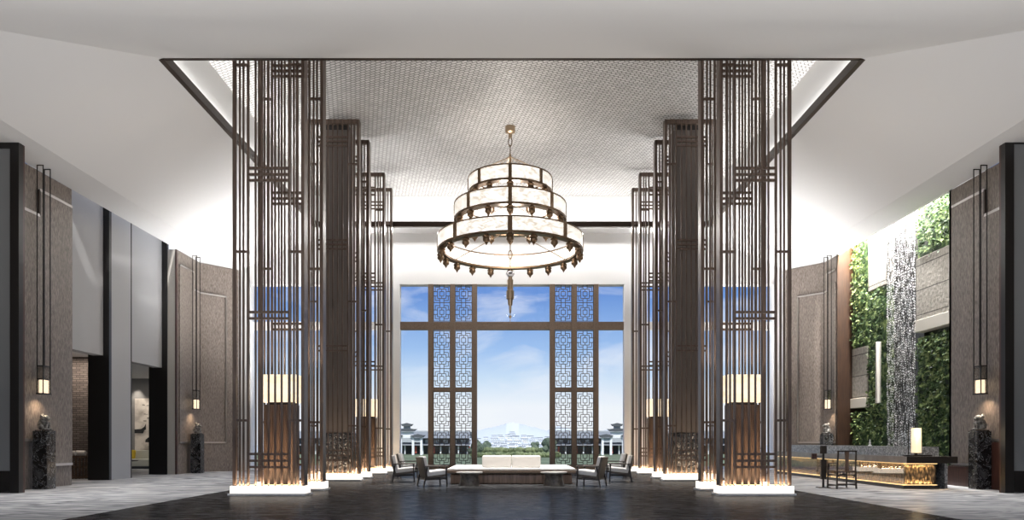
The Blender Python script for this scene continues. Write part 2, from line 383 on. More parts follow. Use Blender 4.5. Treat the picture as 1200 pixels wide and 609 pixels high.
# ------------------------------------------------------------------ side walls
for sg, side in ((-1, 'left'), (1, 'right')):
    # clad pier near, clad pier far with splayed end
    b = MB().box(sg * WX, sg * (WX + 1.2), 5, 21.25 if sg < 0 else 21.4, 0, HW)
    struct('wall_' + side, b, M['wallfab'])
    yB = 28.0 if sg < 0 else 28.8
    b = MB().prism([(sg * WX, yB), (sg * WX, 30.0), (sg * 11.8, WD), (sg * (13.95 if sg < 0 else 15), WD), (sg * (13.95 if sg < 0 else 15), yB + .35), (sg * (WX + .5), yB + .35), (sg * (WX + .5), yB)], 'z', 0, HW)
    struct('wall_' + side, b, M['wallfab'])
    # raised relief panels with metal inlay lines
    rp = MB(); x0, x1 = sg * WX, sg * (WX - .05)
    rp.prism([(19.73, 1.32), (19.73, 7.42), (19.73, 8.12), (21.2, 8.12), (21.2, .62), (20.1, .62), (20.1, 1.32)], 'x', x0, x1)
    rp.prism([(18.4, 1.32), (18.4, 7.42), (19.73, 7.42), (19.73, 1.32)], 'x', x0, x1)
    struct('trim_4', rp, M['wallfab'])
    rp = MB(); x1 = sg * (WX - .065); x0 = sg * (WX - .02); t = .035
    for ya, yb, z in ((19.73, 21.2, 8.12), (18.4, 19.73, 7.42), (18.4, 20.1, 1.32), (20.1, 21.2, .62)): rp.box(x0, x1, ya, yb, z - t, z + t)
    struct('trim_5', rp, M['steel'])
    rp = MB(); rp.box(x0, x1, 19.70, 19.76, 7.42, 8.12); rp.box(x0, x1, 20.07, 20.13, .62, 1.32); struct('trim_5', rp, M['trim'])  # dark upright strips stand in for shade along the stepped relief edges
    if sg > 0:
        b = MB().box(sg * (WX - .12), sg * WX, 18.2, 19.55, 0, 1.25); b.box(sg * (WX - .12), sg * WX, 20.1, 21.35, 0, .55); struct('trim_6', b, M['rosewood'])
    rp = MB()
    rp.box(sg * WX, sg * (WX - .04), yB + .08, 29.85, 1.25, 8.1) if sg < 0 else rp.box(sg * WX, sg * (WX - .04), yB + .08, 29.9, 1.25, 7.6)
    struct('trim_7', rp, M['wallfab'])
    # inlay: across the top of the pier, down, then across the splay and down it
    def P(x, y): return (sg * x, y)
    dx, dy = (WX - 11.8), (WD - 30.0)
    def S(u): return (sg * (WX - .03 - dx * u), 30.0 + dy * u - .03)
    rp = MB(); tz = .028
    rp.bar((sg * (WX - .05), yB + .08, 8.1), (sg * (WX - .05), 29.3 if sg < 0 else 29.6, 8.1), .03, .06)
    ym = 29.3 if sg < 0 else 29.6
    rp.bar((sg * (WX - .05), ym, 8.1), (sg * (WX - .05), ym, 7.4), .03, .05)
    rp.bar((sg * (WX - .05), ym, 7.4), (*S(0), 7.4), .03, .06)
    rp.bar((*S(0), 7.4), (*S(.66), 7.4), .03, .06); rp.bar((*S(.66), 7.4), (*S(.66), 1.22), .04, .05); rp.bar((*S(.66), 1.22), (*S(0), 1.22), .03, .06)
    rp.bar((sg * (WX - .05), yB + .08, 1.22), (*S(0), 1.22), .03, .06)
    struct('trim_8', rp, M['steel'])
    # rear closing walls beside the hall behind the camera
    # grey framed panel standing at the near end of each wall
    p = tag(empty('framed_panel', (sg * 12.2, 18.0, 0)), 'tall black-framed grey glazed panel at the %s edge of the photo' % side, 'panel', 'tall framed panels at the outer edges')
    h = 8.74 if sg < 0 else 8.85; w = 2.6
    f = MB(); f.box(0, sg * .22, -.06, .10, 0, h); f.box(sg * .22, sg * w, -.06, .10, h - .2, h); f.box(sg * w, sg * (w + .2), -.06, .10, 0, h)
    f.build('frame', M['black'], p)
    MB().box(sg * .22, sg * w, .0, .06, .55, h - .2).build('glazed_panel', M['panelgrey'], p)
    MB().box(sg * .22, sg * w, -.03, .08, 0, .55).build('kick_panel', M['bedrock'], p)
    MB().box(sg * 0, sg * .06, .10, .16, 0, h).build('side_return', M['rosewood'], p)

# left wall bays: grey pillar slabs, recessed panels, black returns, lounges behind
b = MB().box(-13.25, -13.95, 24.0, 25.2, 0, HW + .6); struct('wall_left', b, M['plaster_grey'])
b = MB().box(-13.25, -13.95, 23.86, 24.0, 0, HW + .6); struct('trim_9', b, M['black'])
b = MB().box(-13.27, -13.95, 25.2, 25.32, 0, HW + .6); struct('trim_9', b, M['blackmetal'])
b = MB().box(-13.25, -13.95, 27.86, 27.99, 0, HW + .6); struct('trim_9', b, M['black'])
b = MB().box(-12.92, -13.25, 27.9, 27.99, 0, HW); struct('trim_10', b, M['ledge'])
b = MB().box(-12.90, -12.95, 27.88, 27.99, 0, HW); struct('trim_10', b, M['rosewood'])
for y0, y1 in ((21.25, 23.86), (25.32, 27.86)):
    b = MB().box(-13.45, -13.8, y0, y1, 4.1, HW + .6); struct('wall_left', b, M['plaster_grey'])
b = MB().box(-12.9, -14.2, 21.25, 28.3, HW + .6, HW + .8); struct('ceiling', b, M['ceiling'])
# lounges
b = MB(); b.box(-17.5, -13.95, 25.6, 25.9, 0, 5); struct('wall_left', b, M['brick'])
b = MB(); b.box(-17.5, -17.3, 21.2, 25.6, 0, 5); b.box(-17.5, -14.1, 21.0, 21.2, 0, 5)
b.box(-21, -14, 34.5, 34.8, 0, 5); b.box(-21, -20.8, 25.9, 34.5, 0, 5); b.box(-14.4, -14.2, 29.3, 34.5, 0, 5); struct('wall_left', b, M['lounge'])
b = MB().box(-21, -13.8, 21.2, 34.5, 4.25, 4.4); struct('ceiling', b, M['white'])
area('downlight', (-15.0, 24.9, 4.2), (0, 0, 0), 1.6, .4, 45, (1, .85, .72))
for x in (-19.6, -18.7, -17.8, -16.9): spot('downlight', (x, 34.15, 4.2), (.12, 0, 0), 170, (1, .9, .78), 1.0, .6)
area('downlight', (-17.6, 31.5, 4.2), (0, 0, 0), 2, 2, 60, (1, .9, .8))

# ------------------------------------------------------------------ slatted screens
def make_screen(m):
    """inner edge at x = 0, runs away from the hall axis; m = +1 builds towards -x (left row), m = -1 towards +x (right row)"""
    r = empty('slatted_screen')
    W = 1.71; H = 11.7
    def bx(x0, x1, *a): return MB().box(m * x0, m * x1, *a)
    bx(-W - .08, .06, -.10, .52, 0, .045).build('base_slab', M['white'], r)
    bx(-W - .04, .02, -.05, .46, .045, .22).build('plinth', M['plinth'], r)
    for x0, x1, dep in ((0, -.075, .30), (-W + .085, -W, .06), (-.34, -.39, .06), (-W + .34, -W + .39, .06)): bx(x0, x1, 0, dep, .22, H).build('post', M['screen'], r)
    zin = (-.075, -.34), (-.39, -W + .39), (-W + .34, -W + .085)
    for (a, c), n in zip(zin, (2, 5, 2)):
        for k in range(n):
            x = a + (c - a) * (k + 1) / (n + 1)
            bx(x - .023, x + .023, .01, .035, .22, H - .12).build('slat', M['screen'], r)
    bx(0, -W, 0, .12, H - .14, H).build('top_rail', M['screen'], r)
    def cb(a, c, z): bx(a, c, -.015, .05, z - .028, z + .028).build('crossbar', M['screen'], r)
    for a, c in (zin[0], zin[2]):
        for z in (10.25, 5.80, 1.78): cb(a, c, z)
    for z in (11.12, 10.98, 10.84, 7.79, 7.64, 7.50, 4.36, 4.21, .98, .82, .67): cb(zin[1][0], zin[1][1], z)
    bx(-.1, -W + .1, .16, .22, .215, .235).build('led_strip', M['led'], r)
    area('uplight', (-m * W / 2, -.035, .235), UP, 1.6, .02, 26, (1, .74, .48), r)
    area('uplight', (-m * W / 2, .22, .27), UP, 1.4, .12, 26, (1, .74, .48), r)
    return r
SD = [17.28, 19.0, 23.48, 25.1, 28.15, 29.86]
pos = ['nearest', 'second from the front', 'third from the front', 'fourth from the front', 'fifth from the front', 'farthest']
for sg, side in ((-1, 'left'), (1, 'right')):
    scr = make_screen(-sg)
    for i, D in enumerate(SD):
        s = scr if i == 0 else copy_tree(scr)
        s.location = (sg * 4.95, D, 0)
        tag(s, '%s bronze slatted screen of the %s row, on lit plinth' % (pos[i], side), 'screen', 'slatted screens flanking the lobby')
# clad columns
for sg, side in ((-1, 'left'), (1, 'right')):
    c = tag(empty('clad_column', (sg * 5.82, 24.4, 0)), 'dark brown square column with black marble base behind the third slatted screen, %s side' % side, 'column', 'dark columns inside the screens')
    MB().bevbox(-.48, .48, -.35, .35, 1.55, 11.6, .015, 1).build('shaft', M['darkclad'], c)
    MB().bevbox(-.5, .5, -.37, .37, 0, 1.55, .015, 1).build('marble_base', M['pedestal'], c)
    MB().box(-.36, .36, -.3, .3, 11.6, 11.85).build('capital', M['black'], c)
# glowing box lanterns
for sg, side in ((-1, 'left'), (1, 'right')):
    for D, w_ in ((18.35, 'between the two nearest slatted screens'), (29.05, 'between the two farthest slatted screens')):
        c = tag(empty('box_lantern', (sg * 5.82, D, 0)), 'cream glowing lantern on timber block %s, %s' % (w_, side), 'lamp', 'box lanterns between the screens')
        bx = MB().box(-.36, .36, -.22, .22, 0, 2.2)
        for k in range(9): bx.box(-.36 + k * .09 - .012, -.36 + k * .09 + .012, -.24, .24, 0, 2.2)
        bx.build('timber_block', M['walnut'], c)
        sh = MB(); 
        for a in ((-.43, -.41, -.24, .24), (.41, .43, -.24, .24), (-.41, .41, -.24, -.22), (-.41, .41, .22, .24)): sh.box(*a, 2.26, 2.95)
        sh.build('lamp_shade', M['lampshade'], c)
        MB().box(-.3, .3, -.16, .16, 2.2, 2.27).build('neck', M['blackmetal'], c)
        area('uplight', (0, 0, 2.75), UP, .6, .3, 90, (1, .93, .85), c)

# ------------------------------------------------------------------ chandelier
CD = 24.4; CXO = -.06
ch = tag(empty('chandelier', (CXO, CD, 0)), 'three-tier round chandelier of glowing cream drums with bronze rims and finials', 'chandelier')
def finial():
    return MB().lathe([(0.001, 0), (.05, 0), (.05, -.03), (.085, -.035), (.095, -.06), (.085, -.075), (.075, -.08), (.085, -.11), (.085, -.15), (.06, -.18), (.035, -.19), (.04, -.205), (.025, -.22), (.008, -.25), (.001, -.265)], 12)
fin_src = None
def tier(R, z0, z1, nf, nd, wd):
    global fin_src
    a = MB(); Ri = R - .20
    a.lathe([(R + .02, z0 - .05), (R + .02, z0 + .015), (Ri - .02, z0 + .015), (Ri - .02, z0 - .05)], 72, closed=True)
    a.lathe([(R + .02, z1 - .01), (R + .02, z1 + .03), (R - .02, z1 + .03), (R - .02, z1 - .01)], 72, closed=True)
    a.lathe([(Ri + .02, z1 - .01), (Ri + .02, z1 + .03), (Ri - .02, z1 + .03), (Ri - .02, z1 - .01)], 72, closed=True)
    t = a.build('tier_ring', M['bronze'], ch)
    sh = MB()
    sh.lathe([(R, z0 + .015), (R, z1 - .01), (R - .012, z1 - .01), (R - .012, z0 + .015)], 72, closed=True)
    sh.lathe([(Ri, z0 + .015), (Ri, z1 - .01), (Ri + .012, z1 - .01), (Ri + .012, z0 + .015)], 72, closed=True)
    sh.build('drum_shade', M['shade'], t)
    for k in range(nd):
        an = -PI / 2 + 2 * PI * k / nd
        d = MB().box(R - .02, R + .03, -wd / 2, wd / 2, z0, z1 + .02).build('divider', M['bronze'], t); d.rotation_euler = (0, 0, an)
    for k in range(nf):
        an = -PI / 2 + 2 * PI * k / nf
        if fin_src is None: f = fin_src = finial().build('finial', M['bronze'], t)
        else: f = fin_src.copy(); C.objects.link(f); f.parent = t
        f.location = ((R - .09) * math.cos(an), (R - .09) * math.sin(an), z0 - .045)
        s_ = 1.12 + .22 * (R / 2.43); f.scale = (s_, s_, s_)
    return t
tier(2.43, 1.3 + 6.36, 1.3 + 6.80, 20, 8, .14)
tier(1.87, 1.3 + 7.41, 1.3 + 7.88, 16, 8, .12)
tier(1.40, 1.3 + 8.32, 1.3 + 8.76, 12, 8, .11)
MB().lathe([(.001, HC + .0), (.17, HC), (.17, HC - .18), (.13, HC - .22), (.06, HC - .24), (.06, HC - .38), (.001, HC - .38)], 20).build('canopy', M['brass'], ch)
def chain(z_top, z_bot, name='chain'):
    c = MB(); L = .30; z = z_top; k = 0
    while z - L > z_bot - .08:
        pts = []
        for i in range(14):
            a_ = 2 * PI * i / 14; u = math.cos(a_) * .06; w_ = math.sin(a_) * L / 2
            pts.append((u, 0, z - L / 2 + w_) if k % 2 == 0 else (0, u, z - L / 2 + w_))
        for i in range(14): c.tube(pts[i], pts[(i + 1) % 14], .016, n=6)
        z -= L - .05; k += 1
    return c.build(name, M['bronze'], ch)
chain(HC - .36, 1.3 + 9.60)
MB().tube((0, 0, 1.3 + 9.62), (0, 0, 1.3 + 8.85), .035).build('hub_rod', M['brass'], ch)
for k in range(8):
    an = 2 * PI * (k + .5) / 8
    MB().tube((0, 0, 1.3 + 9.55), (1.38 * math.cos(an), 1.38 * math.sin(an), 1.3 + 8.79), .009, n=6).build('cable', M['brass'], ch)
for k in range(6):
    an = 2 * PI * (k + .5) / 6
    MB().tube((0, 0, 1.3 + 7.1), (2.25 * math.cos(an), 2.25 * math.sin(an), 1.3 + 6.36), .014, n=6).build('cable', M['brass'], ch)
    MB().tube((0, 0, 1.3 + 8.0), (1.7 * math.cos(an), 1.7 * math.sin(an), 1.3 + 7.42), .012, n=6).build('cable', M['brass'], ch)
chain(1.3 + 8.9, 1.3 + 5.70)
MB().lathe([(.001, 7.0), (.12, 6.98), (.15, 6.9), (.09, 6.82), (.001, 6.80)], 16).build('crystal_ball', M['crystal'], ch)
MB().lathe([(.001, 6.82), (.07, 6.8), (.07, 6.73), (.10, 6.70), (.10, 6.35), (.13, 6.33), (.13, 6.06), (.09, 6.04), (.07, 5.85), (.045, 5.83), (.035, 5.60), (.012, 5.57), (.012, 5.52), (.045, 5.49), (.045, 5.44), (.01, 5.40), (.008, 5.25), (.001, 5.24)], 16).build('pendant_drop', M['brass'], ch)
for z, R, p in ((8.2, 1.4, 260), (9.1, 1.0, 220), (9.9, .6, 260)): point('chandelier_lamp', (0, 0, z), p * .45, (1, .93, .86), .35, ch)

# ------------------------------------------------------------------ pedestals with lions, wall pendants
def lion_mesh():
    bm = bmesh.new()
    def blob(c, r, s=(1, 1, 1), rot=0):
        mtx = Matrix.Translation(c) @ Matrix.Rotation(rot, 4, 'Y') @ Matrix.Diagonal((r * s[0], r * s[1], r * s[2], 1))
        bmesh.ops.create_icosphere(bm, subdivisions=3, radius=1, matrix=mtx)
    # sits facing +x; about .42 high
    blob((-.06, 0, .11), .105, (1.0, 1.0, 1.0)); blob((.01, 0, .17), .095, (.85, .9, 1.35), -.25); blob((.05, 0, .16), .075, (.9, 1, 1.2))
    for s in (-1, 1):
        blob((-.04, s * .075, .075), .07, (1.25, .7, 1)); blob((.03, s * .085, .025), .04, (1.5, .8, .6))
        for k in range(4): blob((.09 + .005 * k, s * .055, .04 + .045 * k), .034, (1, 1, 1))
        blob((.12, s * .055, .02), .036, (1.4, 1, .6)); blob((.0, s * .09, .355), .026, (1, .7, 1.2))
    blob((.045, 0, .315), .085, (1, 1, .95)); blob((.125, 0, .29), .048, (.9, 1.1, .75)); blob((.115, 0, .262), .035, (1, 1, .5)); blob((.155, 0, .312), .018)
    for k in range(26):
        a_ = random.uniform(0, 2 * PI); h = random.uniform(-.09, .09)
        blob((.0 - .05 * abs(math.cos(a_)) + random.uniform(-.03, .03), .085 * math.sin(a_), .31 + .085 * math.cos(a_) * .9 + h * .3), .032)
    for k in range(5): blob((-.155 + .01 * k, 0, .13 + .035 * k), .036 - .003 * k)
    for s in (-1, 1): blob((.108, s * .035, .335), .016)
    return bm
lb = MB(); lb.frombm(lion_mesh(), True)
lion_src = lb.build('stone_lion', M['lion'])
md = lion_src.modifiers.new('merge', 'REMESH'); md.mode = 'VOXEL'; md.voxel_size = .009; md.use_smooth_shade = True
first = True
for sg, side in ((-1, 'left'), (1, 'right')):
    for D, w_, far in ((19.5, 'nearer the viewer', 0), (29.0, 'farther from the viewer', 1)):
        x = sg * 12.575
        p = tag(empty('marble_pedestal', (x, D, 0)), 'tall veined dark marble pedestal carrying a stone lion, %s wall, %s one' % (side, w_), 'pedestal', 'marble lion pedestals')
        MB().bevbox(-.195, .195, -.19, .19, 0, 1.56, .008, 1).build('shaft', M['pedestal'], p)
        MB().box(-.16, .16, -.15, .15, 1.555, 1.585).build('cap_plate', M['bedrock'], p)
        l = lion_src if first else lion_src.copy()
        if not first: C.objects.link(l)
        first = False
        l.location = (x, D, 1.588); l.rotation_euler = (0, 0, 0 if sg < 0 else PI)
        tag(l, 'small carved stone guardian lion on the %s pedestal %s' % (side, w_), 'statue', 'stone guardian lions')
def pendant(x, D, label, sg):
    p = tag(empty('lantern_pendant', (x, D, 0)), label, 'pendant lamp', 'long lantern pendants on the side walls')
    ztop = HW + .02; zb = 2.56
    for dy in (-.15, .15):
        f = MB()
        for sx in (-.08, .08): f.bar((sx, dy, zb), (sx, dy, ztop), .02, .02)
        f.bar((-.09, dy, ztop - .012), (.09, dy, ztop - .012), .02, .024)
        f.build('hanging_rod', M['blackmetal'], p)
    f = MB().box(-.10, .10, -.17, .17, zb - .02, zb + .015)
    for z in (3.30, 2.95):
        for dy in (-.15, .15): f.box(-.09, .09, dy - .012, dy + .012, z - .012, z + .012)
        for sx in (-.08, .08): f.box(sx - .012, sx + .012, -.15, .15, z - .012, z + .012)
    f.build('lantern_frame', M['blackmetal'], p)
    MB().bevbox(-.055, .055, -.12, .12, zb + .02, 2.93, .01, 1).build('lit_block', M['lantern_lit'], p)
    g = MB()
    for dy in (-.135, .135): g.box(-.07, .07, dy - .004, dy + .004, zb + .02, 3.32)
    for sx in (-.072, .072): g.box(sx - .004, sx + .004, -.13, .13, zb + .02, 3.32)
    g.build('glass_sleeve', M['smoke'], p)
    spot('pendant_glow', (x, D, zb - .06), (0, 0, 0), 45, (1, .75, .5), 2.4, 1.)
for sg, side in ((-1, 'left'), (1, 'right')):
    for D, w_ in ((19.55, 'nearer the viewer'), (29.0, 'farther from the viewer')):
        pendant(sg * 12.62, D, 'slim black lantern pendant by the %s wall, %s one' % (side, w_), sg)

# ------------------------------------------------------------------ living wall (right)
b = MB().box(13.92, 14.1, 21.42, 28.72, 0, 10.0); struct('wall_right', b, M['leafback'])
b = MB().box(12.9, 14.1, 21.2, 29, 10.0, 10.2); struct('ceiling', b, M['ceiling'])
b = MB().box(12.9, 13.9, 21.3, 21.4, 0, 10.0); b.box(12.9, 12.95, 21.2, 29, HW, 10.0); struct('wall_right', b, M['white'])
b = MB().box(12.88, 14.1, 28.72, 28.8, 0, 10.0); struct('trim_11', b, M['amberwood'])
def moss(y0, y1, z0, z1, name, label, dens=130, ragged=()):
    mb = MB(); mb.box(13.5, 13.72, y0 + .02, y1 - .02, z0 + .02, z1)
    n = int((y1 - y0) * (z1 - z0) * dens)
    for _ in range(n):
        y = random.uniform(y0 + .1, y1 - .1); z = random.uniform(z0 + .12, z1 + (.12 if 't' in ragged else 0)) - (random.uniform(0, .35) if 'b' in ragged and random.random() < .1 else 0)
        L = random.uniform(.06, .15); a_ = random.uniform(-1.0, 1.0); out = random.uniform(.25, 1.0)
        d = Vector((-out, math.sin(a_) * .8, -.9 + random.random() * 1.1)).normalized(); sd = d.cross(Vector((1, .2, 0))).normalized() * L * .33
        p = Vector((13.49 - random.uniform(0, .10), y, z)); q = p + d * L; mdl = p + d * L * .5 + Vector((-.012, 0, .012))
        mb.add([p, mdl + sd, q, mdl - sd], [(0, 1, 2), (0, 2, 3)])
    o = mb.build(name, M['leaf'], fix=False)
    return tag(o, label, 'green wall', 'planted panels of the living wall', None)
moss(27.42, 28.72, 4.90, 9.9, 'moss_panel', 'tall leafy green panel at far end of living wall, above the small stone slab')
moss(27.42, 28.72, .0, 2.40, 'moss_panel', 'low leafy green panel below the small stone slab at far end of living wall')
moss(26.02, 27.42, .0, 6.9, 'moss_panel', 'leafy green panel just left of the bead curtain, under pale stone slab')
moss(21.45, 24.15, 7.33, 9.9, 'moss_panel', 'leafy green panel high above the big stone slab, right of bead curtain', ragged=('b',))
moss(21.45, 24.15, .0, 4.70, 'moss_panel', 'large leafy green panel at right of bead curtain, behind the desk lamp')
for y0, y1, z0, z1, lab in ((27.44, 28.7, 2.95, 4.9, 'small weathered stone slab between two leafy panels, far end of living wall'),
                            (26.04, 27.40, 6.92, 9.95, 'pale high stone slab left of the bead curtain, above leafy panel'),
                            (21.45, 24.16, 5.28, 7.33, 'large jointed stone slab right of the bead curtain above a pale ledge')):
    o = MB().bevbox(13.45, 13.72, y0, y1, z0, z1, .02, 1).build('stone_slab', M['stone']); tag(o, lab, 'stone panel', 'stone panels of the living wall')
for y0, y1, z0, z1, lab in ((27.44, 28.7, 2.57, 2.94, 'pale ledge under the small stone slab at far end of living wall'), (21.45, 24.16, 4.88, 5.27, 'long pale ledge under the large stone slab of the living wall')):
    o = MB().bevbox(13.38, 13.72, y0, y1, z0, z1, .01, 1).build('stone_ledge', M['ledge']); tag(o, lab, 'ledge', 'pale ledges of the living wall')
o = MB().bevbox(13.10, 13.26, 26.05, 26.15, 2.65, 4.85, .01, 1).build('pale_fin', M['ledge']); tag(o, 'slim upright pale fin beside the left edge of the bead curtain', 'fin')
b = MB().box(13.75, 13.88, 24.2, 26.0, 0, 9.95); struct('wall_right', b, M['black'])
# bead curtain
mb = MB()
ys = [23.74 + k * .0465 for k in range(39)]
for y in ys:
    mb.box(13.189, 13.191, y - .001, y + .001, 1.0, 9.95)
    z = 9.9 - random.random() * .1
    while z > (.4 if random.random() > .05 else .8):
        L = random.choice((.05, .05, .07, .10)); r = .012 if random.random() < .4 else .019
        zz = z - L / 2
        mb.add([(13.19, y, zz + L / 2), (13.19 + r, y, zz), (13.19, y + r, zz), (13.19 - r, y, zz), (13.19, y - r, zz), (13.19, y, zz - L / 2)],
               [(0, 1, 2), (0, 2, 3), (0, 3, 4), (0, 4, 1), (5, 2, 1), (5, 3, 2), (5, 4, 3), (5, 1, 4)])
        z -= L + .02
o = mb.build('bead_curtain', M['crystal'], fix=False); tag(o, 'floor-high curtain of sparkling crystal beads hanging before the living wall', 'bead curtain', kind='stuff')
area('wall_wash', (13.05, 25.1, 9.9), (0, .16, 0), .2, 7.0, 4200, (1, .97, .92))
spot('downlight', (13.15, 28.3, 9.7), (.2, 0, 0), 4500, (1, .66, .30), 1.1, 1.)

# ------------------------------------------------------------------ reception desk
dk = tag(empty('reception_desk', (11.0, 19.4, 0)), 'long reception desk with glowing bronze front and thick stone top, before the living wall', 'desk')
X0 = -.55; L = 9.3
MB().box(X0 + .04, .45, .04, L, .0, .10).build('kick_base', M['bedrock'], dk)
MB().box(X0 + .14, .40, .12, L, .10, .68).build('bronze_front', M['deskfront'], dk)
g = MB(); g.box(X0 + .02, X0 + .035, .0, L, .13, .69); g.build('front_glass', M['deskglass'], dk)
MB().box(X0 + .06, X0 + .12, .03, L, .10, .125).build('led_strip', M['ledgold'], dk)
MB().box(X0 + .06, .4, .04, .09, .10, .12).build('led_strip', M['ledgold'], dk)
MB().box(X0 + .06, X0 + .12, .03, L, .665, .69).build('led_strip', M['ledgold'], dk)
MB().box(X0 + .06, .4, .04, .09, .67, .69).build('led_strip', M['ledgold'], dk)
MB().box(X0 + .05, .85, -.10, L, .695, .875).build('stone_top', M['deskslab'], dk)
MB().box(X0 + .05, .85, -.12, -.10, .695, .875).build('top_end_plate', M['deskend'], dk)
MB().box(.02, .68, .45, L, .875, 1.13).build('raised_ledge', M['granitetop'], dk)
MB().box(.85 - .02, .85 - .10, .3, L, 0, .695).build('rear_panel', M['granitetop'], dk)
area('desk_glow', (X0 + .09, L / 2, .64), (0, 0, 0), .04, L - .3, 26, (1, .66, .3), dk)
area('desk_glow', (X0 + .09, L / 2, .14), UP, .04, L - .3, 20, (1, .66, .3), dk)
area('desk_glow', (-.1, .075, .64), (0, 0, 0), .8, .04, 7, (1, .66, .3), dk)
area('desk_glow', (-.1, .075, .14), UP, .8, .04, 7, (1, .66, .3), dk)
# table lamp on the desk
lp = tag(empty('table_lamp', (10.95, 19.60, .879)), 'lit cream cylinder table lamp in thin black frame on the reception desk', 'lamp')
MB().bevbox(-.36, .36, -.09, .09, 0, .035, .006, 1).build('base', M['blackmetal'], lp)
f = MB()
for x in (-.24, -.06): f.bar((x, 0, .03), (x, 0, .88), .018, .018)
f.bar((-.25, 0, .88), (-.05, 0, .88), .018, .018); f.build('frame', M['blackmetal'], lp)
MB().lathe([(.001, .09), (.125, .09), (.125, .76), (.001, .76)], 24, c=(.02, .08, 0)).build('lamp_shade', M['tablelamp'], lp)
MB().tube((.02, .08, .03), (.02, .08, .10), .03).build('stem', M['blackmetal'], lp)
point('lamp_glow', (10.9, 19.4, 1.5), 5, (1, .8, .5), .12)
# small white figure on the ledge
o = MB().lathe([(.001, 0), (.06, 0), (.05, .03), (.02, .05), (.035, .09), (.02, .13), (.012, .2), (.001, .21)], 14).build('white_vase', M['white']); o.location = (11.35, 27.0, 1.13) ; o.location = (11.3, 22.9, 1.13)
tag(o, 'tiny white bud vase standing on the raised granite ledge of the desk', 'vase')
# pale stand left of the yoke chair
st = tag(empty('sign_stand', (8.62, 20.1, 0)), 'slim black post with small dark blocks beside the wooden chair', 'stand')
MB().box(-.16, .16, -.12, .12, 0, .015).build('foot', M['blackmetal'], st)
MB().box(-.02, .03, -.02, .02, .015, 1.157).build('post', M['blackmetal'], st)
MB().box(-.07, .085, -.04, .0 + .04, .94, 1.157).build('head_block', M['deskend'], st)
MB().box(-.07, .08, -.04, .04, .23, .78).build('panel', M['deskend'], st)
MB().box(-.32, -.18, -.03, .03, .79, .94).build('side_block', M['rosewood'], st)
MB().box(-.18, -.02, -.012, .012, .86, .88).build('arm', M['blackmetal'], st)

def yoke_chair(loc, rz, label):
    r = tag(empty('wooden_chair', loc, rz), label, 'chair', 'dark wooden chairs at the reception desk')
    W, Dp = .56, .46; t = .032
    for sx in (-1, 1):
        x = sx * (W / 2 - .016)
        MB().bar((x + sx * .015, -Dp / 2, 0), (x, -Dp / 2 + .02, .47), t * 1.1, t * 1.1).bar((x, -Dp / 2 + .02, .46), (x - sx * .01, -Dp / 2 - .02, 1.02), t, t).build('back_leg', M['chairwood'], r)
        MB().bar((x + sx * .015, Dp / 2, 0), (x, Dp / 2 - .02, .62 + .06), t, t).build('front_leg', M['chairwood'], r)
        MB().bar((x, -Dp / 2, .70), (x, Dp / 2 - .03, .67), t, t * .8).build('armrest', M['chairwood'], r)
        MB().bar((x, -Dp / 2, .10), (x, Dp / 2, .10), .02, .03).build('stretcher', M['chairwood'], r)
    MB().bevbox(-W / 2, W / 2, -Dp / 2, Dp / 2, .455, .49, .008, 1).build('seat', M['walnut'], r)
    a = MB()
    for y in (-Dp / 2 + .01, Dp / 2 - .01):
        a.bar((-W / 2 + .03, y, .36), (W / 2 - .03, y, .36), .016, .022)
        for sx in (-1, 1): a.bar((sx * .23, y, .38), (sx * .14, y, .37), .016, .02); a.bar((sx * .20, y, .30), (sx * .25, y, .37), .014, .02)
        for sx in (-.08, .08): a.bar((sx, y, .36), (sx, y, .455), .014, .014)
    a.build('apron', M['chairwood'], r)
    for y, z in ((-Dp / 2, .13), (Dp / 2, .07)): MB().bar((-W / 2 + .02, y, z), (W / 2 - .02, y, z), .02, .03).build('stretcher', M['chairwood'], r)
    MB().bar((-W / 2 - .0, -Dp / 2 - .02, 1.015), (W / 2, -Dp / 2 - .02, 1.015), .03, .035).build('top_rail', M['chairwood'], r)
    MB().prism([(-.055, .49), (.055, .49), (.045, .75), (.06, 1.0), (-.06, 1.0), (-.045, .75)], 'y', -Dp / 2 - .02, -Dp / 2 + .0).build('splat', M['walnut'], r)
    return r
yoke_chair((8.98, 19.75, 0), .12, 'dark wooden splat-back chair standing on pale marble before the reception desk')
yoke_chair((9.2, 27.0, 0), -.5, 'dark wooden splat-back chair farther back by the desk, seen past the slatted screen')

# ------------------------------------------------------------------ central seating
sf = tag(empty('platform_sofa', (-.02, 21.7, 0)), 'large square cream platform sofa on walnut block base in the lobby centre', 'sofa')
w1 = 1.82; 
MB().bevbox(-w1, w1, 0, 3.3, 0, .30, .05, 3).build('timber_base', M['bench_wood'], sf)
MB().bevbox(-1.92, 1.92, -.15, 3.5, .325, .42, .02, 2).build('seat_deck', M['mullion'], sf)
MB().box(-1.7, 1.7, .15, 3.2, .29, .33).build('shadow_gap', M['black'], sf)
MB().bevbox(-1.91, 1.91, -.14, 3.49, .42, .47, .02, 2).build('seat_cushion', M['seatwhite'], sf)
for a, c in ((-.9, 0), (0, .9)): MB().bevbox(a + .004, c - .004, .5, 1.15, .47, .84, .05, 3).build('back_cushion', M['upholstery'], sf)
for sx, side in ((-1, 'left'), (1, 'right')):
    t_ = tag(empty('side_table', (sx * 1.22 - .01, 21.0, 0), 0), 'low round dark stone side table in front of the %s half of the cream sofa' % side, 'table', 'round stone side tables')
    MB().lathe([(.001, .35), (.36, .355), (.385, .37), (.385, .395), (.001, .395)], 32).build('table_top', M['ledge'], t_)
    MB().lathe([(.001, 0), (.31, 0), (.30, .02), (.255, .25), (.28, .33), (.30, .355), (.001, .355)], 10).build('pedestal', M['tablestone'], t_)
